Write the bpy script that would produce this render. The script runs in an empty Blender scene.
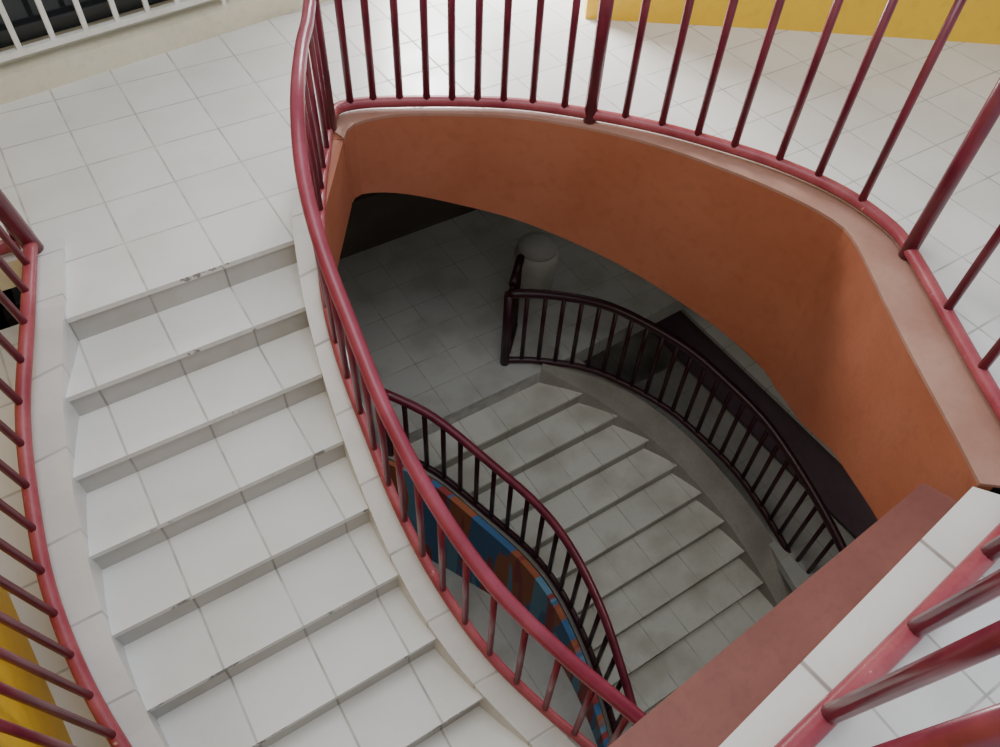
import bpy, bmesh, math, random
from mathutils import Vector, Matrix
from mathutils.geometry import tessellate_polygon
random.seed(4)
SC=bpy.context.scene
COL=SC.collection
# ------------------------------------------------------------ camera
Zc=Vector((42,642,780)).normalized()
Xc=Vector((1800,830,-780)).normalized(); Xc=(Xc-Zc*Xc.dot(Zc)).normalized()
Yc=Zc.cross(Xc)
cam_d=bpy.data.cameras.new("camera"); cam=bpy.data.objects.new("camera",cam_d)
COL.objects.link(cam); SC.camera=cam
M=Matrix((Xc,Yc,Zc)).to_4x4(); M.translation=Vector((0,0,2.8)); cam.matrix_world=M
cam_d.sensor_width=36; cam_d.lens=28.08; cam_d.clip_start=.02

# ------------------------------------------------------------ materials
def newmat(name,color,rough=.5,spec=.5,metal=0.,coat=0.):
    m=bpy.data.materials.new(name); m.use_nodes=True
    b=m.node_tree.nodes["Principled BSDF"]
    b.inputs["Base Color"].default_value=(*color,1); b.inputs["Roughness"].default_value=rough
    b.inputs["Metallic"].default_value=metal; b.inputs["Specular IOR Level"].default_value=spec
    b.inputs["Coat Weight"].default_value=coat
    return m,b
class NT:
    def __init__(s,m): s.t=m.node_tree; s.n=s.t.nodes; s.l=s.t.links
    def math(s,op,a,b=None,c=None):
        n=s.n.new("ShaderNodeMath"); n.operation=op
        for i,v in enumerate((a,b,c)):
            if v is None: continue
            if isinstance(v,(int,float)): n.inputs[i].default_value=v
            else: s.l.new(v,n.inputs[i])
        return n.outputs[0]
    def mix(s,f,a,b,mode='MIX'):
        n=s.n.new("ShaderNodeMix"); n.data_type='RGBA'; n.blend_type=mode
        for sock,v in ((n.inputs[0],f),(n.inputs[6],a),(n.inputs[7],b)):
            if isinstance(v,(int,float)): sock.default_value=v
            elif isinstance(v,tuple): sock.default_value=(*v,1)
            else: s.l.new(v,sock)
        return n.outputs[2]
    def noise(s,scale,detail=3,vec=None,rough=.5):
        n=s.n.new("ShaderNodeTexNoise"); n.inputs["Scale"].default_value=scale
        n.inputs["Detail"].default_value=detail; n.inputs["Roughness"].default_value=rough
        if vec is not None: s.l.new(vec,n.inputs["Vector"])
        return n.outputs[0]
    def ramp(s,f,lo,hi):
        n=s.n.new("ShaderNodeMapRange"); s.l.new(f,n.inputs[0])
        n.inputs[1].default_value=lo; n.inputs[2].default_value=hi; return n.outputs[0]
def tile_mat(name,px,py,fx=0.,fy=0.,base=(.76,.76,.745),grout=(.38,.37,.355),g=.008,rough=.28,ang=0.,dirt=.5):
    m,b=newmat(name,base,rough,.5); k=NT(m)
    geo=k.n.new("ShaderNodeNewGeometry"); pos=geo.outputs["Position"]
    sep=k.n.new("ShaderNodeSeparateXYZ"); k.l.new(pos,sep.inputs[0])
    X,Y=sep.outputs[0],sep.outputs[1]
    if ang:
        c,s_=math.cos(ang),math.sin(ang)
        X2=k.math('ADD',k.math('MULTIPLY',X,c),k.math('MULTIPLY',Y,s_))
        Y2=k.math('ADD',k.math('MULTIPLY',X,-s_),k.math('MULTIPLY',Y,c)); X,Y=X2,Y2
    masks=[];cells=[]
    for A,p,f in ((X,px,fx),(Y,py,fy)):
        if not p: continue
        u=k.math('DIVIDE',k.math('SUBTRACT',A,f),p)
        cells.append(k.math('FLOOR',u))
        d=k.math('ABSOLUTE',k.math('SUBTRACT',k.math('FRACT',u),.5))
        masks.append(k.ramp(d,.5-g*.95/p,.5-g*.4/p))
    mask=masks[0] if len(masks)==1 else k.math('MAXIMUM',masks[0],masks[1])
    cv=k.n.new("ShaderNodeCombineXYZ"); k.l.new(cells[0],cv.inputs[0])
    if len(cells)>1: k.l.new(cells[1],cv.inputs[1])
    else: k.l.new(k.math('FLOOR',k.math('MULTIPLY',sep.outputs[2],5.9)),cv.inputs[2])
    wn=k.n.new("ShaderNodeTexWhiteNoise"); k.l.new(cv.outputs[0],wn.inputs[0])
    cb=k.mix(1.0,(*base,),k.mix(k.math('MULTIPLY',wn.outputs[0],.5),(1,1,1),(.86,.86,.87)),'MULTIPLY')
    n1=k.noise(2.2,4,pos); n2=k.noise(26,3,pos)
    cb=k.mix(k.math('MULTIPLY',k.ramp(n1,.45,.8),dirt),cb,(base[0]*.74,base[1]*.72,base[2]*.68))
    cb=k.mix(k.math('MULTIPLY',k.ramp(n2,.55,.85),.18*dirt),cb,(.35,.33,.3))
    gc=k.mix(k.ramp(k.noise(7,2,pos),.3,.7),grout,tuple(min(1,c*1.6) for c in grout))
    col=k.mix(mask,cb,gc)
    k.l.new(col,b.inputs["Base Color"])
    k.l.new(k.math('ADD',k.math('MULTIPLY',mask,.4),k.math('ADD',rough,k.math('MULTIPLY',k.ramp(n1,.3,.8),.15))),b.inputs["Roughness"])
    bp=k.n.new("ShaderNodeBump"); bp.inputs["Strength"].default_value=.3; bp.inputs["Distance"].default_value=.004
    k.l.new(k.math('SUBTRACT',1.0,mask),bp.inputs["Height"]); k.l.new(bp.outputs[0],b.inputs["Normal"])
    return m
def paint_mat(name,c1,c2,rough=.5,scale=3.,bump=.15,chip=None,chiplo=.66):
    m,b=newmat(name,c1,rough); k=NT(m)
    pos=k.n.new("ShaderNodeNewGeometry").outputs["Position"]
    col=k.mix(k.ramp(k.noise(scale,5,pos),.35,.68),c1,c2)
    col=k.mix(k.math('MULTIPLY',k.ramp(k.noise(scale*9,4,pos),.5,.8),.3),col,tuple(c*.6 for c in c1))
    if chip: col=k.mix(k.ramp(k.noise(14 if chiplo>.6 else 6,4,pos,.7),chiplo,chiplo+.04),col,chip)
    k.l.new(col,b.inputs["Base Color"])
    bp=k.n.new("ShaderNodeBump"); bp.inputs["Strength"].default_value=bump; bp.inputs["Distance"].default_value=.01
    k.l.new(k.noise(40,3,pos),bp.inputs["Height"]); k.l.new(bp.outputs[0],b.inputs["Normal"])
    return m
T=.387
m_floor=tile_mat("white_floor_tile",T,T,.10,3.24)
m_tread=tile_mat("white_stair_tile",T,None,.10,0)
m_riser=tile_mat("shade_tinted_riser_tile",T,None,.10,0,base=(.46,.45,.43),grout=(.22,.21,.20),dirt=1.2)  # grey base puts the shading of the risers into their colour
m_nose=paint_mat("chipped_white_nosing",(.72,.72,.70),(.62,.61,.59),.5,4,.1,chip=(.25,.24,.23),chiplo=.57)
m_curb=tile_mat("white_curb_tile",None,.33,0,.05,base=(.72,.71,.68),dirt=.7)
m_border=tile_mat("white_border_tile",.79,None,.77,0,g=.014,base=(.76,.75,.71),grout=(.25,.22,.2),ang=.1)
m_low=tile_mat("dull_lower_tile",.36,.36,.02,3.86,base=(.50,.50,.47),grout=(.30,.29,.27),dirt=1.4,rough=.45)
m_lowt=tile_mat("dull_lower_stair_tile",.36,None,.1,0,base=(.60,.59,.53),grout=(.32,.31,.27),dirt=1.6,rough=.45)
m_lowr=tile_mat("shade_tinted_lower_riser_tile",.36,None,.1,0,base=(.32,.30,.26),grout=(.2,.19,.17),dirt=1.0)  # darker than the treads: riser shade painted into the tile colour
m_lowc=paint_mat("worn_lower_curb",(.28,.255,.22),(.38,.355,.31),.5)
m_red,_=newmat("maroon_gloss_paint",(.16,.010,.028),.33,.5,0,.15)
k=NT(m_red); pos=k.n.new("ShaderNodeNewGeometry").outputs["Position"]
k.l.new(k.mix(k.ramp(k.noise(6,4,pos),.35,.7),(.13,.012,.028),(.21,.026,.048)),m_red.node_tree.nodes["Principled BSDF"].inputs["Base Color"])
m_top=paint_mat("lit_maroon_handrail_paint",(.23,.024,.05),(.31,.05,.085),.33,5,.04)  # lighter maroon, the lit tone of the top rails put into the colour
m_red2=paint_mat("red_base_rail_paint",(.28,.035,.055),(.38,.085,.10),.4,5,.1,chip=(.5,.3,.28))
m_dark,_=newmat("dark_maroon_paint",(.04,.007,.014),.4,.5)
m_orange=paint_mat("orange_wall_paint",(.38,.118,.056),(.43,.15,.08),.6,1.6)
m_lip=paint_mat("faded_pink_ledge_paint",(.44,.25,.19),(.36,.18,.13),.6,3)
m_brown=paint_mat("red_brown_ledge_paint",(.16,.045,.032),(.22,.072,.052),.55,3)
m_yellow=paint_mat("yellow_wall_paint",(.87,.54,.03),(.82,.48,.03),.5,1.5)
m_cream=paint_mat("cream_plaster",(.74,.70,.56),(.66,.62,.48),.6,2)
m_white=paint_mat("white_metal_paint",(.80,.80,.77),(.68,.67,.62),.4,4)
m_black=paint_mat("painted_darkness",(.02,.018,.017),(.035,.03,.028),.7,2)  # near-black colour carries the darkness of the lower rooms
m_tan=paint_mat("tan_plaster",(.13,.105,.08),(.09,.07,.055),.7,1.5)
m_purple=paint_mat("dull_purple_wall_paint",(.20,.13,.18),(.24,.17,.20),.6,1.2)
m_glass,_=newmat("window_darkness",(.012,.014,.018),.08,.6)  # near-black glossy pane paints in the darkness beyond the grille
m_drum=paint_mat("dusty_white_plastic",(.66,.65,.60),(.48,.46,.42),.5,3)
m_drumlid=paint_mat("grey_plastic_lid",(.45,.44,.42),(.35,.34,.32),.5,3)
m_mural,b=newmat("painted_mural",(.4,.1,.04),.6); k=NT(m_mural)
pos=k.n.new("ShaderNodeNewGeometry").outputs["Position"]
sp=k.n.new("ShaderNodeSeparateXYZ"); k.l.new(pos,sp.inputs[0])
cb_=k.n.new("ShaderNodeCombineXYZ"); k.l.new(k.math('MULTIPLY',sp.outputs[1],1.6),cb_.inputs[0]); k.l.new(k.math('MULTIPLY',sp.outputs[2],.18),cb_.inputs[1])
vec=cb_.outputs[0]
c=k.mix(k.ramp(k.noise(1.9,1,vec),.50,.52),(.48,.14,.06),(.06,.19,.40))
c=k.mix(k.ramp(k.noise(3.1,1,vec),.57,.59),c,(.16,.36,.52))
c=k.mix(k.ramp(k.noise(4.3,1,vec),.58,.60),c,(.40,.06,.06))
k.l.new(c,b.inputs["Base Color"])

# ------------------------------------------------------------ helpers
def link(o,parent=None,label=None,cat=None,group=None,kind=None):
    COL.objects.link(o)
    if parent: o.parent=parent
    if label: o["label"]=label
    if cat: o["category"]=cat
    if group: o["group"]=group
    if kind: o["kind"]=kind
    return o
def mesh(name,verts,faces,mats,parent=None,fm=None,smooth=False,**kw):
    me=bpy.data.meshes.new(name); me.from_pydata([tuple(v) for v in verts],[],faces)
    for m in (mats if isinstance(mats,(list,tuple)) else [mats]): me.materials.append(m)
    bm=bmesh.new(); bm.from_mesh(me)
    bmesh.ops.recalc_face_normals(bm,faces=bm.faces); bm.to_mesh(me); bm.free()
    if fm:
        for p,i in zip(me.polygons,fm): p.material_index=i
    if smooth:
        for p in me.polygons: p.use_smooth=True
    return link(bpy.data.objects.new(name,me),parent,**kw)
def empty(name,loc,**kw):
    e=bpy.data.objects.new(name,None); e.location=loc; e.empty_display_size=.1
    return link(e,**kw)
def setparent(o,p):
    o.parent=p; o.matrix_parent_inverse=Matrix.Translation(-Vector(p.location))
def spline(pts,n=6):
    pts=[Vector(p) for p in pts]; out=[]
    for i in range(len(pts)-1):
        p0=pts[max(i-1,0)];p1=pts[i];p2=pts[i+1];p3=pts[min(i+2,len(pts)-1)]
        for j in range(n):
            t=j/n
            out.append(.5*((2*p1)+(p2-p0)*t+(2*p0-5*p1+4*p2-p3)*t*t+(3*p1-p0-3*p2+p3)*t**3))
    out.append(pts[-1]); return out
def resample(pts,step=None,n=None):
    L=[0]
    for a,b in zip(pts,pts[1:]): L.append(L[-1]+(b-a).length)
    if n is None: n=max(1,round(L[-1]/step))
    out=[];j=0
    for i in range(n+1):
        s=L[-1]*i/n
        while j<len(L)-2 and L[j+1]<s: j+=1
        f=(s-L[j])/max(1e-9,L[j+1]-L[j]); out.append(pts[j].lerp(pts[j+1],min(1,max(0,f))))
    return out
def tube(name,pts,r,mat,parent,seg=12,**kw):
    pts=[Vector(p) for p in pts]; V=[];F=[]
    up=Vector((0,0,1))
    if abs((pts[-1]-pts[0]).normalized().z)>.95: up=Vector((1,0,0))
    for i,p in enumerate(pts):
        t=(pts[min(i+1,len(pts)-1)]-pts[max(i-1,0)]).normalized()
        a=t.cross(up).normalized(); b=a.cross(t).normalized()
        for j in range(seg):
            an=2*math.pi*j/seg; V.append(p+(a*math.cos(an)+b*math.sin(an))*r)
    for i in range(len(pts)-1):
        for j in range(seg):
            F.append((i*seg+j,i*seg+(j+1)%seg,(i+1)*seg+(j+1)%seg,(i+1)*seg+j))
    F.append(tuple(range(seg))); F.append(tuple((len(pts)-1)*seg+j for j in range(seg)))
    o=mesh(name,V,F,mat,None,smooth=True,**kw)
    for p in o.data.polygons[-2:]: p.use_smooth=False
    if parent: setparent(o,parent)
    return o
def strip(name,L,R,th,mats,parent=None,top=0,side=0,**kw):
    """solid ribbon between two 3D polylines; th = thickness (number or list)"""
    n=len(L)
    if not isinstance(th,(list,tuple)): th=[th]*n
    V=[];F=[];fm=[]
    for i in range(n):
        dz=Vector((0,0,th[i])); V+= [L[i],R[i],R[i]-dz,L[i]-dz]
    for i in range(n-1):
        a=4*i;b=a+4
        F+=[(a,a+1,b+1,b),(a+1,a+2,b+2,b+1),(a+2,a+3,b+3,b+2),(a+3,a,b,b+3)]; fm+=[top,side,side,side]
    F+=[(0,1,2,3),(4*n-4,4*n-3,4*n-2,4*n-1)]; fm+=[side,side]
    o=mesh(name,V,F,mats,None,fm=fm,**kw)
    if parent: setparent(o,parent)
    return o
def prism(name,poly,z1,z0,mats,top=0,side=0,parent=None,**kw):
    n=len(poly); V=[Vector((x,y,z1)) for x,y in poly]+[Vector((x,y,z0)) for x,y in poly]
    tris=tessellate_polygon([[Vector((x,y,0)) for x,y in poly]])
    F=[tuple(t) for t in tris]+[tuple(i+n for i in t) for t in tris]; fm=[top]*len(tris)+[side]*len(tris)
    for i in range(n): F.append((i,(i+1)%n,n+(i+1)%n,n+i)); fm.append(side)
    o=mesh(name,V,F,mats,None,fm=fm,**kw)
    if parent: setparent(o,parent)
    return o
def box(name,x0,x1,y0,y1,z0,z1,mat,parent=None,**kw):
    return prism(name,[(x0,y0),(x1,y0),(x1,y1),(x0,y1)],z1,z0,mat,parent=parent,**kw)
def offset(pts,d):
    out=[]
    for i,p in enumerate(pts):
        t=pts[min(i+1,len(pts)-1)]-pts[max(i-1,0)]; n=Vector((-t.y,t.x,0)).normalized()
        out.append(p+n*d)
    return out
def interp(tab,y):
    tab=sorted(tab)
    if y<=tab[0][0]: a,b=tab[0],tab[1]
    elif y>=tab[-1][0]: a,b=tab[-2],tab[-1]
    else:
        for a,b in zip(tab,tab[1:]):
            if a[0]<=y<=b[0]: break
    return a[1]+(b[1]-a[1])*(y-a[0])/(b[0]-a[0])
def smooth_tab(tab):
    s=spline([Vector((x,y,0)) for y,x in sorted(tab)],6); return [(v.y,v.x) for v in s]
RISE,TREAD=.17,.32

def staircase(name,Y0,Z0,n,Ltab,Rtab,mats,label,group=None):
    root=empty(name,(interp(Ltab,Y0-1),Y0,Z0),label=label,cat="stairs")
    for i in range(1,n+1):
        yf=Y0-TREAD*i; yb=yf+TREAD; z=Z0-RISE*i
        ys=[yf+(yb-yf)*j/5 for j in range(6)]
        Lp=[Vector((interp(Ltab,y),y,z-.03)) for y in ys]; Rp=[Vector((interp(Rtab,y),y,z-.03)) for y in ys]
        V=[];F=[];fm=[]
        def addstrip(Lp,Rp,th,t,s,front):
            o=len(V); m=len(Lp)
            for a,b in zip(Lp,Rp): V.extend([a,b,b-Vector((0,0,th)),a-Vector((0,0,th))])
            for q in range(m-1):
                a=o+4*q;b=a+4
                F.extend([(a,a+1,b+1,b),(a+1,a+2,b+2,b+1),(a+2,a+3,b+3,b+2),(a+3,a,b,b+3)]); fm.extend([t,s,s,s])
            F.append((o,o+1,o+2,o+3)); fm.append(front)
            F.append((o+4*m-4,o+4*m-3,o+4*m-2,o+4*m-1)); fm.append(s)
        addstrip(Lp,Rp,.26,1,1,1)
        ys2=[yf-.018]+ys[1:]
        Lt=[Vector((interp(Ltab,y),y,z)) for y in ys2]; Rt=[Vector((interp(Rtab,y),y,z)) for y in ys2]
        addstrip(Lt,Rt,.0299,0,0,2)
        o=mesh("step",V,F,mats,None,fm=fm); setparent(o,root)
    return root

def railing(name,base,h,label,cat="railing",spacing=.2,br=.024,rr=.036,tr=.042,mats=(None,None,None),posts=(),zb=.05,lean=(0,0,0),pr=.045,balpts=None):
    mb,mr,mt=mats
    root=empty(name,base[0],label=label,cat=cat)
    lift=Vector((0,0,zb)); H=Vector((0,0,h))+Vector(lean)
    tube("bottom_rail",[p+lift for p in base],rr,mr,root)
    tube("top_rail",[p+H for p in base],tr,mt,root)
    bl=balpts if balpts else resample(base,spacing)
    for i,p in enumerate(bl):
        if i in posts:
            tube("post",[p+Vector((0,0,.0)),p+H],pr,mb,root)
        else:
            tube("baluster",[p+lift*.9,p+H*.99],br,mb,root,seg=10)
    return root

# ------------------------------------------------------------ plan curves
A=[(1.47,4.08),(1.57,4.18),(1.72,4.17),(1.95,4.07),(2.34,3.86),(2.66,3.64),(2.99,3.32),(3.24,3.03),(3.46,2.70),(3.64,2.37),(3.76,2.00),(3.76,1.64),(3.66,1.40),(3.47,1.06),(3.30,.76),(3.16,.50),(2.99,.17)]
B=[(1.50,3.95),(1.62,4.06),(1.91,4.02),(2.30,3.81),(2.62,3.59),(2.94,3.26),(3.17,2.94),(3.36,2.58),(3.51,2.22),(3.59,1.87),(3.53,1.66),(3.32,1.30),(3.12,.94),(2.94,.60),(2.79,.33)]
A3=spline([Vector((x,y,0)) for x,y in A],5); B3=spline([Vector((x,y,0)) for x,y in B],5)
R1=smooth_tab([(3.6,1.02),(3.24,.88),(2.92,.775),(2.6,.70),(2.28,.648),(1.96,.615),(1.64,.604),(1.32,.632),(1.0,.71),(.68,.83),(.36,.96),(.04,1.12),(-.4,1.3)])
L1=smooth_tab([(3.6,-.2),(3.24,-.285),(2.92,-.42),(2.6,-.525),(2.28,-.595),(1.96,-.64),(1.64,-.635),(1.32,-.60),(1.0,-.52),(.68,-.40),(.36,-.25),(.04,-.1),(-.4,.1)])
def slope1(y,c=0): return c-max(0,3.24-y)*RISE/TREAD
WX=-1.02
# ------------------------------------------------------------ upper floor (structure)
poly=[(WX,3.77),(-.36,3.77),(-.29,3.24),(.885,3.24),(1.02,3.24),(1.10,3.40)]+[(v.x,v.y) for v in A3]+[(2.70,.26),(1.07,.09),(.80,.06),(.80,-1.6),(8,-1.6),(8,8),(WX,8)]
floor=prism("floor",poly,0,-.16,[m_floor,m_cream],0,1,kind="structure")
strip("trim_1",[Vector((.8,.10,.006)),Vector((2.74,.335,.006))],[Vector((.8,-.085,.006)),Vector((2.92,.10,.006))],.02,m_border,kind="structure")
strip("trim_2",[Vector((.72,.33,-.004)),Vector((2.58,.462,-.004))],[Vector((.72,.09,-.004)),Vector((2.63,.322,-.004))],.35,m_brown,kind="structure")
Ar=resample(A3,n=60); Br=resample(B3,n=60)
strip("trim_3",[v+Vector((0,0,-.002)) for v in Ar],[v+Vector((0,0,-.002)) for v in Br],.018,m_lip,kind="structure")
bl=Br; n=len(bl)
ths=[]
for i in range(n):
    f=i/(n-1); ths.append(interp([(0,.48),(.35,.95),(.54,1.18),(.68,1.36),(.76,1.2),(.84,.95),(.93,.82),(1,.75)],f))
strip("wall_well",[v-Vector((0,0,.02)) for v in bl],offset([v-Vector((0,0,.02)) for v in bl],.08),ths,m_orange,kind="structure")
cs=resample([Vector((.99,3.12,-.02)),Vector((1.10,3.36,-.02)),Vector((1.50,3.96,-.02))],n=6)
strip("wall_stairhead",cs,offset(cs,.08),.50,m_orange,kind="structure")
# ------------------------------------------------------------ flight 1
staircase("staircase",3.24,0,12,L1,R1,[m_tread,m_riser,m_nose],"curved flight of white tiled steps with risers tinted grey as shade")
strip("trim_4",[Vector((-.29,3.222,.0015)),Vector((-.29,3.30,.0015))],[Vector((.885,3.222,.0015)),Vector((.885,3.30,.0015))],.03,[m_tread,m_nose],side=1,kind="structure")
strip("trim_5",[Vector((-.29,3.235,-.03)),Vector((-.29,3.25,-.03))],[Vector((.885,3.235,-.03)),Vector((.885,3.25,-.03))],.2,m_riser,kind="structure")
def curb(name,tab,w,ys,c,mat):
    I=[Vector((interp(tab,y),y,slope1(y,c))) for y in ys]; O=offset(I,w)
    O=[Vector((o.x,o.y,i.z)) for o,i in zip(O,I)]
    strip(name,I,O,.38,mat,kind="structure"); return O
curb("trim_6",R1,.15,[3.42-.1*i for i in range(38)],.045,m_curb)
curb("trim_7",L1,-.18,[3.77-.1*i for i in range(40)],.045,m_curb)
# ------------------------------------------------------------ railings level 1
mats=(m_red,m_red2,m_top)
gb=[(1.47,4.08),(1.66,4.18),(1.80,4.14),(1.95,4.07),(2.10,3.99),(2.24,3.91),(2.38,3.83),(2.52,3.74),(2.67,3.63),(2.82,3.49),(2.94,3.37),(3.09,3.21),(3.24,3.03),(3.37,2.84),(3.49,2.64),(3.63,2.40),(3.72,2.17),(3.77,1.88),(3.70,1.47),(3.47,1.06),(3.28,.72),(3.10,.39),(2.99,.17)]
railing("gallery_railing",A3,1.35,"curved maroon metal railing around the open stairwell edge",mats=mats,balpts=[Vector((x,y,0)) for x,y in gb],posts=(0,10,18,22),br=.024,rr=.036,pr=.042)
inn=[Vector((1.42,3.98,0)),Vector((1.32,3.78,.0)),Vector((1.19,3.55,.0))]
inn+=[Vector((1.0,3.15,slope1(3.15,.045)))]+[Vector((x-.01,y,slope1(y,.045))) for x,y in [(.885,2.86),(.81,2.55),(.77,2.18),(.745,1.85),(.76,1.48),(.83,1.11),(.96,.78),(1.08,.54),(1.2,.3),(1.36,0)]]
inn=spline(inn,5)
railing("stair_railing",inn,.83,"maroon metal stair railing following the curved inner curb",mats=mats,spacing=.19,br=.016,tr=.034,rr=.026)
lef=[Vector((x,y,slope1(y,.045))) for x,y in [(-.30,3.74),(-.44,3.19),(-.60,2.85),(-.70,2.53),(-.775,2.18),(-.79,1.83),(-.76,1.52),(-.70,1.2),(-.6,.9),(-.48,.6),(-.3,.3)]]
lef=spline(lef,5)
railing("stair_railing",lef,1.45,"maroon metal stair railing along the outer white tiled curb",mats=mats,spacing=.19,br=.018,rr=.032,posts=(0,),lean=(-.19,0,0))
railing("guard_railing",[Vector((WX+.05,3.83,0)),Vector((-.36,3.83,0))],1.3,"short maroon metal guard railing at the landing edge",mats=mats,spacing=.2,br=.02)
nr=[Vector((.85,-.04,0)),Vector((1.30,.0,0)),Vector((1.96,.055,0)),Vector((2.64,.12,0)),Vector((2.93,.145,0))]
railing("landing_railing",spline(nr,4),1.65,"heavy maroon metal railing over a white tiled border",mats=mats,balpts=[Vector(v) for v in [(1.0,-.025,0),(1.46,.012,0),(1.96,.055,0),(2.46,.103,0),(2.9,.142,0)]],br=.034,rr=.042,lean=(0,-.17,0))
# ------------------------------------------------------------ back wall, grille, yellow wall
d=Vector((2.37,.35,0)).normalized(); nn=Vector((-d.y,d.x,0)); o0=Vector((-.2,5.27,0))
def bw(s,t,z): return o0+d*s+nn*t+Vector((0,0,z))
def slab(name,s0,s1,t0,t1,z0,z1,mat,parent=None,**kw):
    o=strip(name,[bw(s0,t0,z1),bw(s1,t0,z1)],[bw(s0,t1,z1),bw(s1,t1,z1)],z1-z0,mat,**kw)
    if parent: setparent(o,parent)
    return o
slab("baseboard_back",-1.0,3.1,0,.14,0,.16,m_cream,kind="structure")
slab("wall_back",-1.0,3.1,.30,.42,0,3.2,m_cream,kind="structure")
g=empty("window_grille",bw(1,.07,.16),label="white painted metal grille over a dark window opening",cat="window grille")
slab("bottom_rail",-.8,1.62,.05,.09,.22,.26,m_white,g)
slab("top_rail",-.8,1.62,.05,.09,1.25,1.29,m_white,g)
for i in range(12):
    s=-.79+i*.205
    slab("bar",s,s+.032,.06,.08,.26,1.25,m_white,g)
for s in (-.79,1.58): slab("leg",s,s+.03,.055,.085,.16,.22,m_white,g)
slab("window_1",-.78,1.6,.26,.29,.2,1.4,m_glass,kind="structure")
slab("trim_8",1.66,1.9,.10,.30,.0,2.6,m_cream,kind="structure")
yl=[Vector((3.72,4.48,2.6)),Vector((5.0,3.62,2.6)),Vector((6.29,2.70,2.6)),Vector((7.2,1.9,2.6))]
strip("wall_right",yl,offset(yl,.15),2.6,m_yellow,kind="structure")
box("wall_left",WX-.16,WX,-1.0,5.1,-2.9,2.6,m_yellow,kind="structure")
sy=[3.77-.1*i for i in range(45)]
strip("floor_side",[Vector((-.45,y,slope1(y,-.4))) for y in sy],[Vector((WX,y,slope1(y,-.4))) for y in sy],.1,m_floor,kind="structure")
# ------------------------------------------------------------ lower level
L2=smooth_tab([(3.95,1.40),(3.73,1.56),(3.44,1.84),(2.96,2.09),(2.50,2.30),(2.09,2.39),(1.60,2.38),(1.12,2.29),(.81,2.2),(.4,2.05)])
R2=smooth_tab([(3.95,3.13),(3.86,3.21),(3.50,3.53),(3.13,3.79),(2.70,4.03),(2.26,4.19),(1.83,4.29),(1.42,4.33),(1.06,4.34),(.5,4.3)])
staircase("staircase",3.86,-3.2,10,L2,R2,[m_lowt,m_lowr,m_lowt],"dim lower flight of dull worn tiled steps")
def s2(y,c=0): return -3.2+c-max(0,3.86-y)*RISE/TREAD
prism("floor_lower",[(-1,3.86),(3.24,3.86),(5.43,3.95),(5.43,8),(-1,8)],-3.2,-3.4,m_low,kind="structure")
box("floor_bottom",-1.5,7,-1.6,8,-5.2,-5.0,m_lowt,kind="structure")
def curb2(name,tab,w,ys,mat,th,c=.05,kind="structure"):
    I=[Vector((interp(tab,y),y,s2(y,c))) for y in ys]; O=offset(I,w); O=[Vector((o.x,o.y,i.z)) for o,i in zip(O,I)]
    strip(name,I,O,th,mat,kind=kind); return O
ys2=[3.86-.1*i for i in range(32)]
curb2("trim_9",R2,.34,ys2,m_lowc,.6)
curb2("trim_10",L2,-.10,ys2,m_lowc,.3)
mi=[Vector((interp(L2,y)-.11,y,s2(y,.04))) for y in ys2]
strip("wall_mural",mi,offset(mi,-.06),1.6,m_mural,kind="structure")
dm=(m_dark,m_dark,m_dark)
rb=spline([Vector((2.96,4.14,-3.2)),Vector((3.25,3.96,-3.2))]+[Vector((x,y,s2(y,.05))) for x,y in [(3.62,3.68),(3.92,3.42),(4.25,3.02),(4.45,2.64),(4.62,2.22),(4.69,1.83),(4.72,1.45),(4.72,1.11),(4.7,.8)]],5)
railing("lower_stair_railing",rb,.98,"dark maroon railing curving along the lower flight",mats=dm,spacing=.17,br=.022,posts=(0,),rr=.034,tr=.044)
railing("lower_landing_railing",[Vector((3.05,4.22,-3.2)),Vector((3.32,4.5,-3.2))],.98,"short dark maroon railing on the lower landing",mats=dm,spacing=.19,br=.022,rr=.03,tr=.04)
lb=spline([Vector((x-.05,y,s2(y,.05))) for x,y in [(1.53,3.76),(1.82,3.44),(2.08,2.96),(2.30,2.50),(2.39,2.09),(2.38,1.60),(2.29,1.12),(2.21,.81)]],5)
railing("lower_stair_railing",lb,.9,"maroon railing on the mural side of the lower flight",mats=(m_dark,m_dark,m_red),spacing=.19,br=.022,rr=.03,tr=.038,posts=(0,))
box("wall_parapet",-1,5.43,6.35,6.5,-3.2,-2.5,m_tan,kind="structure")
box("wall_blocker_back",-1.4,7,8,8.15,-5.0,-.17,m_black,kind="structure")  # outer walls here and below added to keep world light out
box("wall_blocker_right",6.9,7.05,-1.6,8,-5.0,-.17,m_black,kind="structure")
box("wall_blocker_left",-1.42,-1.3,-1.6,8,-5.0,-.17,m_black,kind="structure")
box("wall_blocker_front",-1.4,7,-1.75,-1.6,-5.0,-.17,m_black,kind="structure")
prism("floor_sidelow",[(4.3,.2),(5.42,.2),(5.42,3.9),(3.9,3.9),(4.5,3.2),(4.75,2.2)],-4.4,-4.5,m_low,kind="structure")
box("wall_purple",5.44,5.56,.5,6.35,-4.4,-3.62,m_purple,kind="structure")
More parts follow.
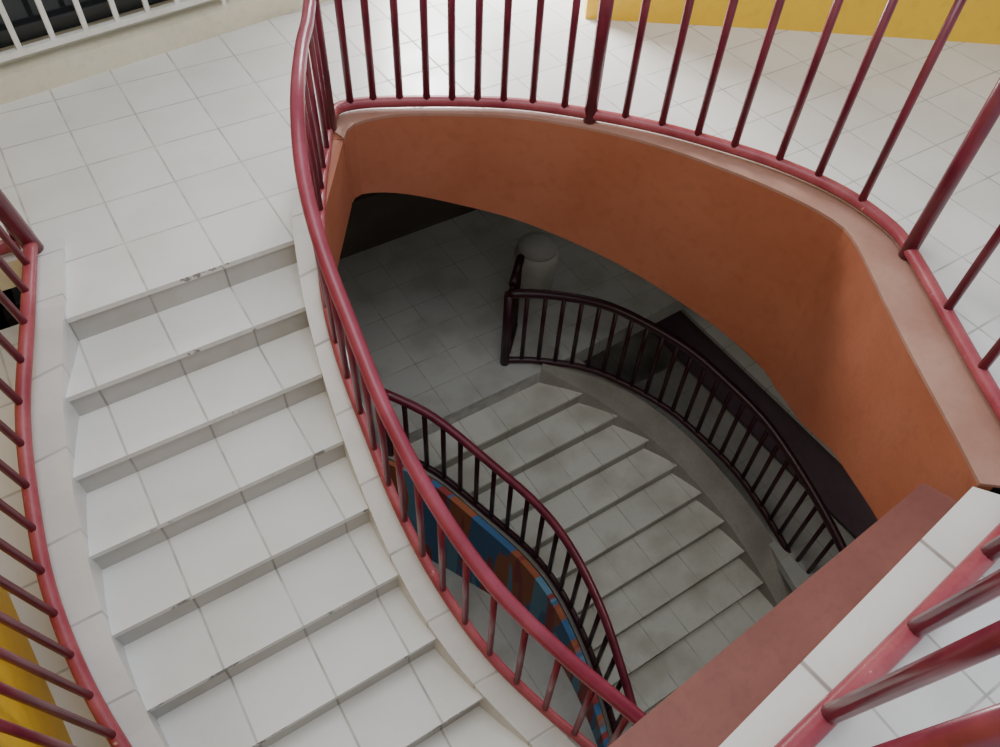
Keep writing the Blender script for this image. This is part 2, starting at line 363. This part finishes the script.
box("trim_11",5.36,5.52,.5,6.0,-3.62,-3.57,m_curb,kind="structure")
def lathe(name,prof,mat,parent,seg=28):
    V=[];F=[]
    for r,z in prof:
        for j in range(seg):
            a=2*math.pi*j/seg; V.append(Vector((r*math.cos(a),r*math.sin(a),z)))
    for i in range(len(prof)-1):
        for j in range(seg): F.append((i*seg+j,i*seg+(j+1)%seg,(i+1)*seg+(j+1)%seg,(i+1)*seg+j))
    F.append(tuple(range(seg))); F.append(tuple((len(prof)-1)*seg+j for j in range(seg)))
    o=mesh(name,V,F,mat,None,smooth=True); o.parent=parent; return o
dr=empty("plastic_drum",(3.88,4.98,-3.2),label="dusty white plastic drum standing on the lower landing",cat="drum")
lathe("body",[(.19,0),(.21,.02),(.23,.25),(.225,.27),(.235,.29),(.24,.42),(.22,.46),(.20,.48)],m_drum,dr)
lathe("lid",[(.215,.48),(.22,.50),(.21,.53),(.12,.54),(.05,.55)],m_drumlid,dr)
# ------------------------------------------------------------ light
def area(name,loc,target,size,sy,power,col=(1,1,1)):
    l=bpy.data.lights.new(name,'AREA'); l.shape='RECTANGLE'; l.size=size; l.size_y=sy; l.energy=power; l.color=col
    o=bpy.data.objects.new(name,l); o.location=loc; COL.objects.link(o)
    o.rotation_euler=(Vector(target)-Vector(loc)).to_track_quat('-Z','Y').to_euler(); return o
area("window_light",(3.0,6.9,1.9),(2.6,4.8,0),2.0,1.4,600,(1,.99,.99))
area("overhead_fill",(1.0,1.5,4.6),(1.0,1.8,0),3,3,115,(.96,.98,1))  # unseen overhead area light added to brighten the upper stairs
area("lower_fill",(3.8,-.6,-.4),(3.2,2.2,-4.6),1.2,1.0,24,(1,.98,.90))  # fill added to lift the dim lower flight, no fixture there
area("lower_fill",(5.0,5.2,-.4),(3.0,4.0,-4),1.2,1.2,4,(1,.98,.94))  # second added fill, tucked under the slab out of view
w=bpy.data.worlds.new("world"); SC.world=w; w.use_nodes=True
w.node_tree.nodes["Background"].inputs[0].default_value=(.87,.93,1,1); w.node_tree.nodes["Background"].inputs[1].default_value=.85
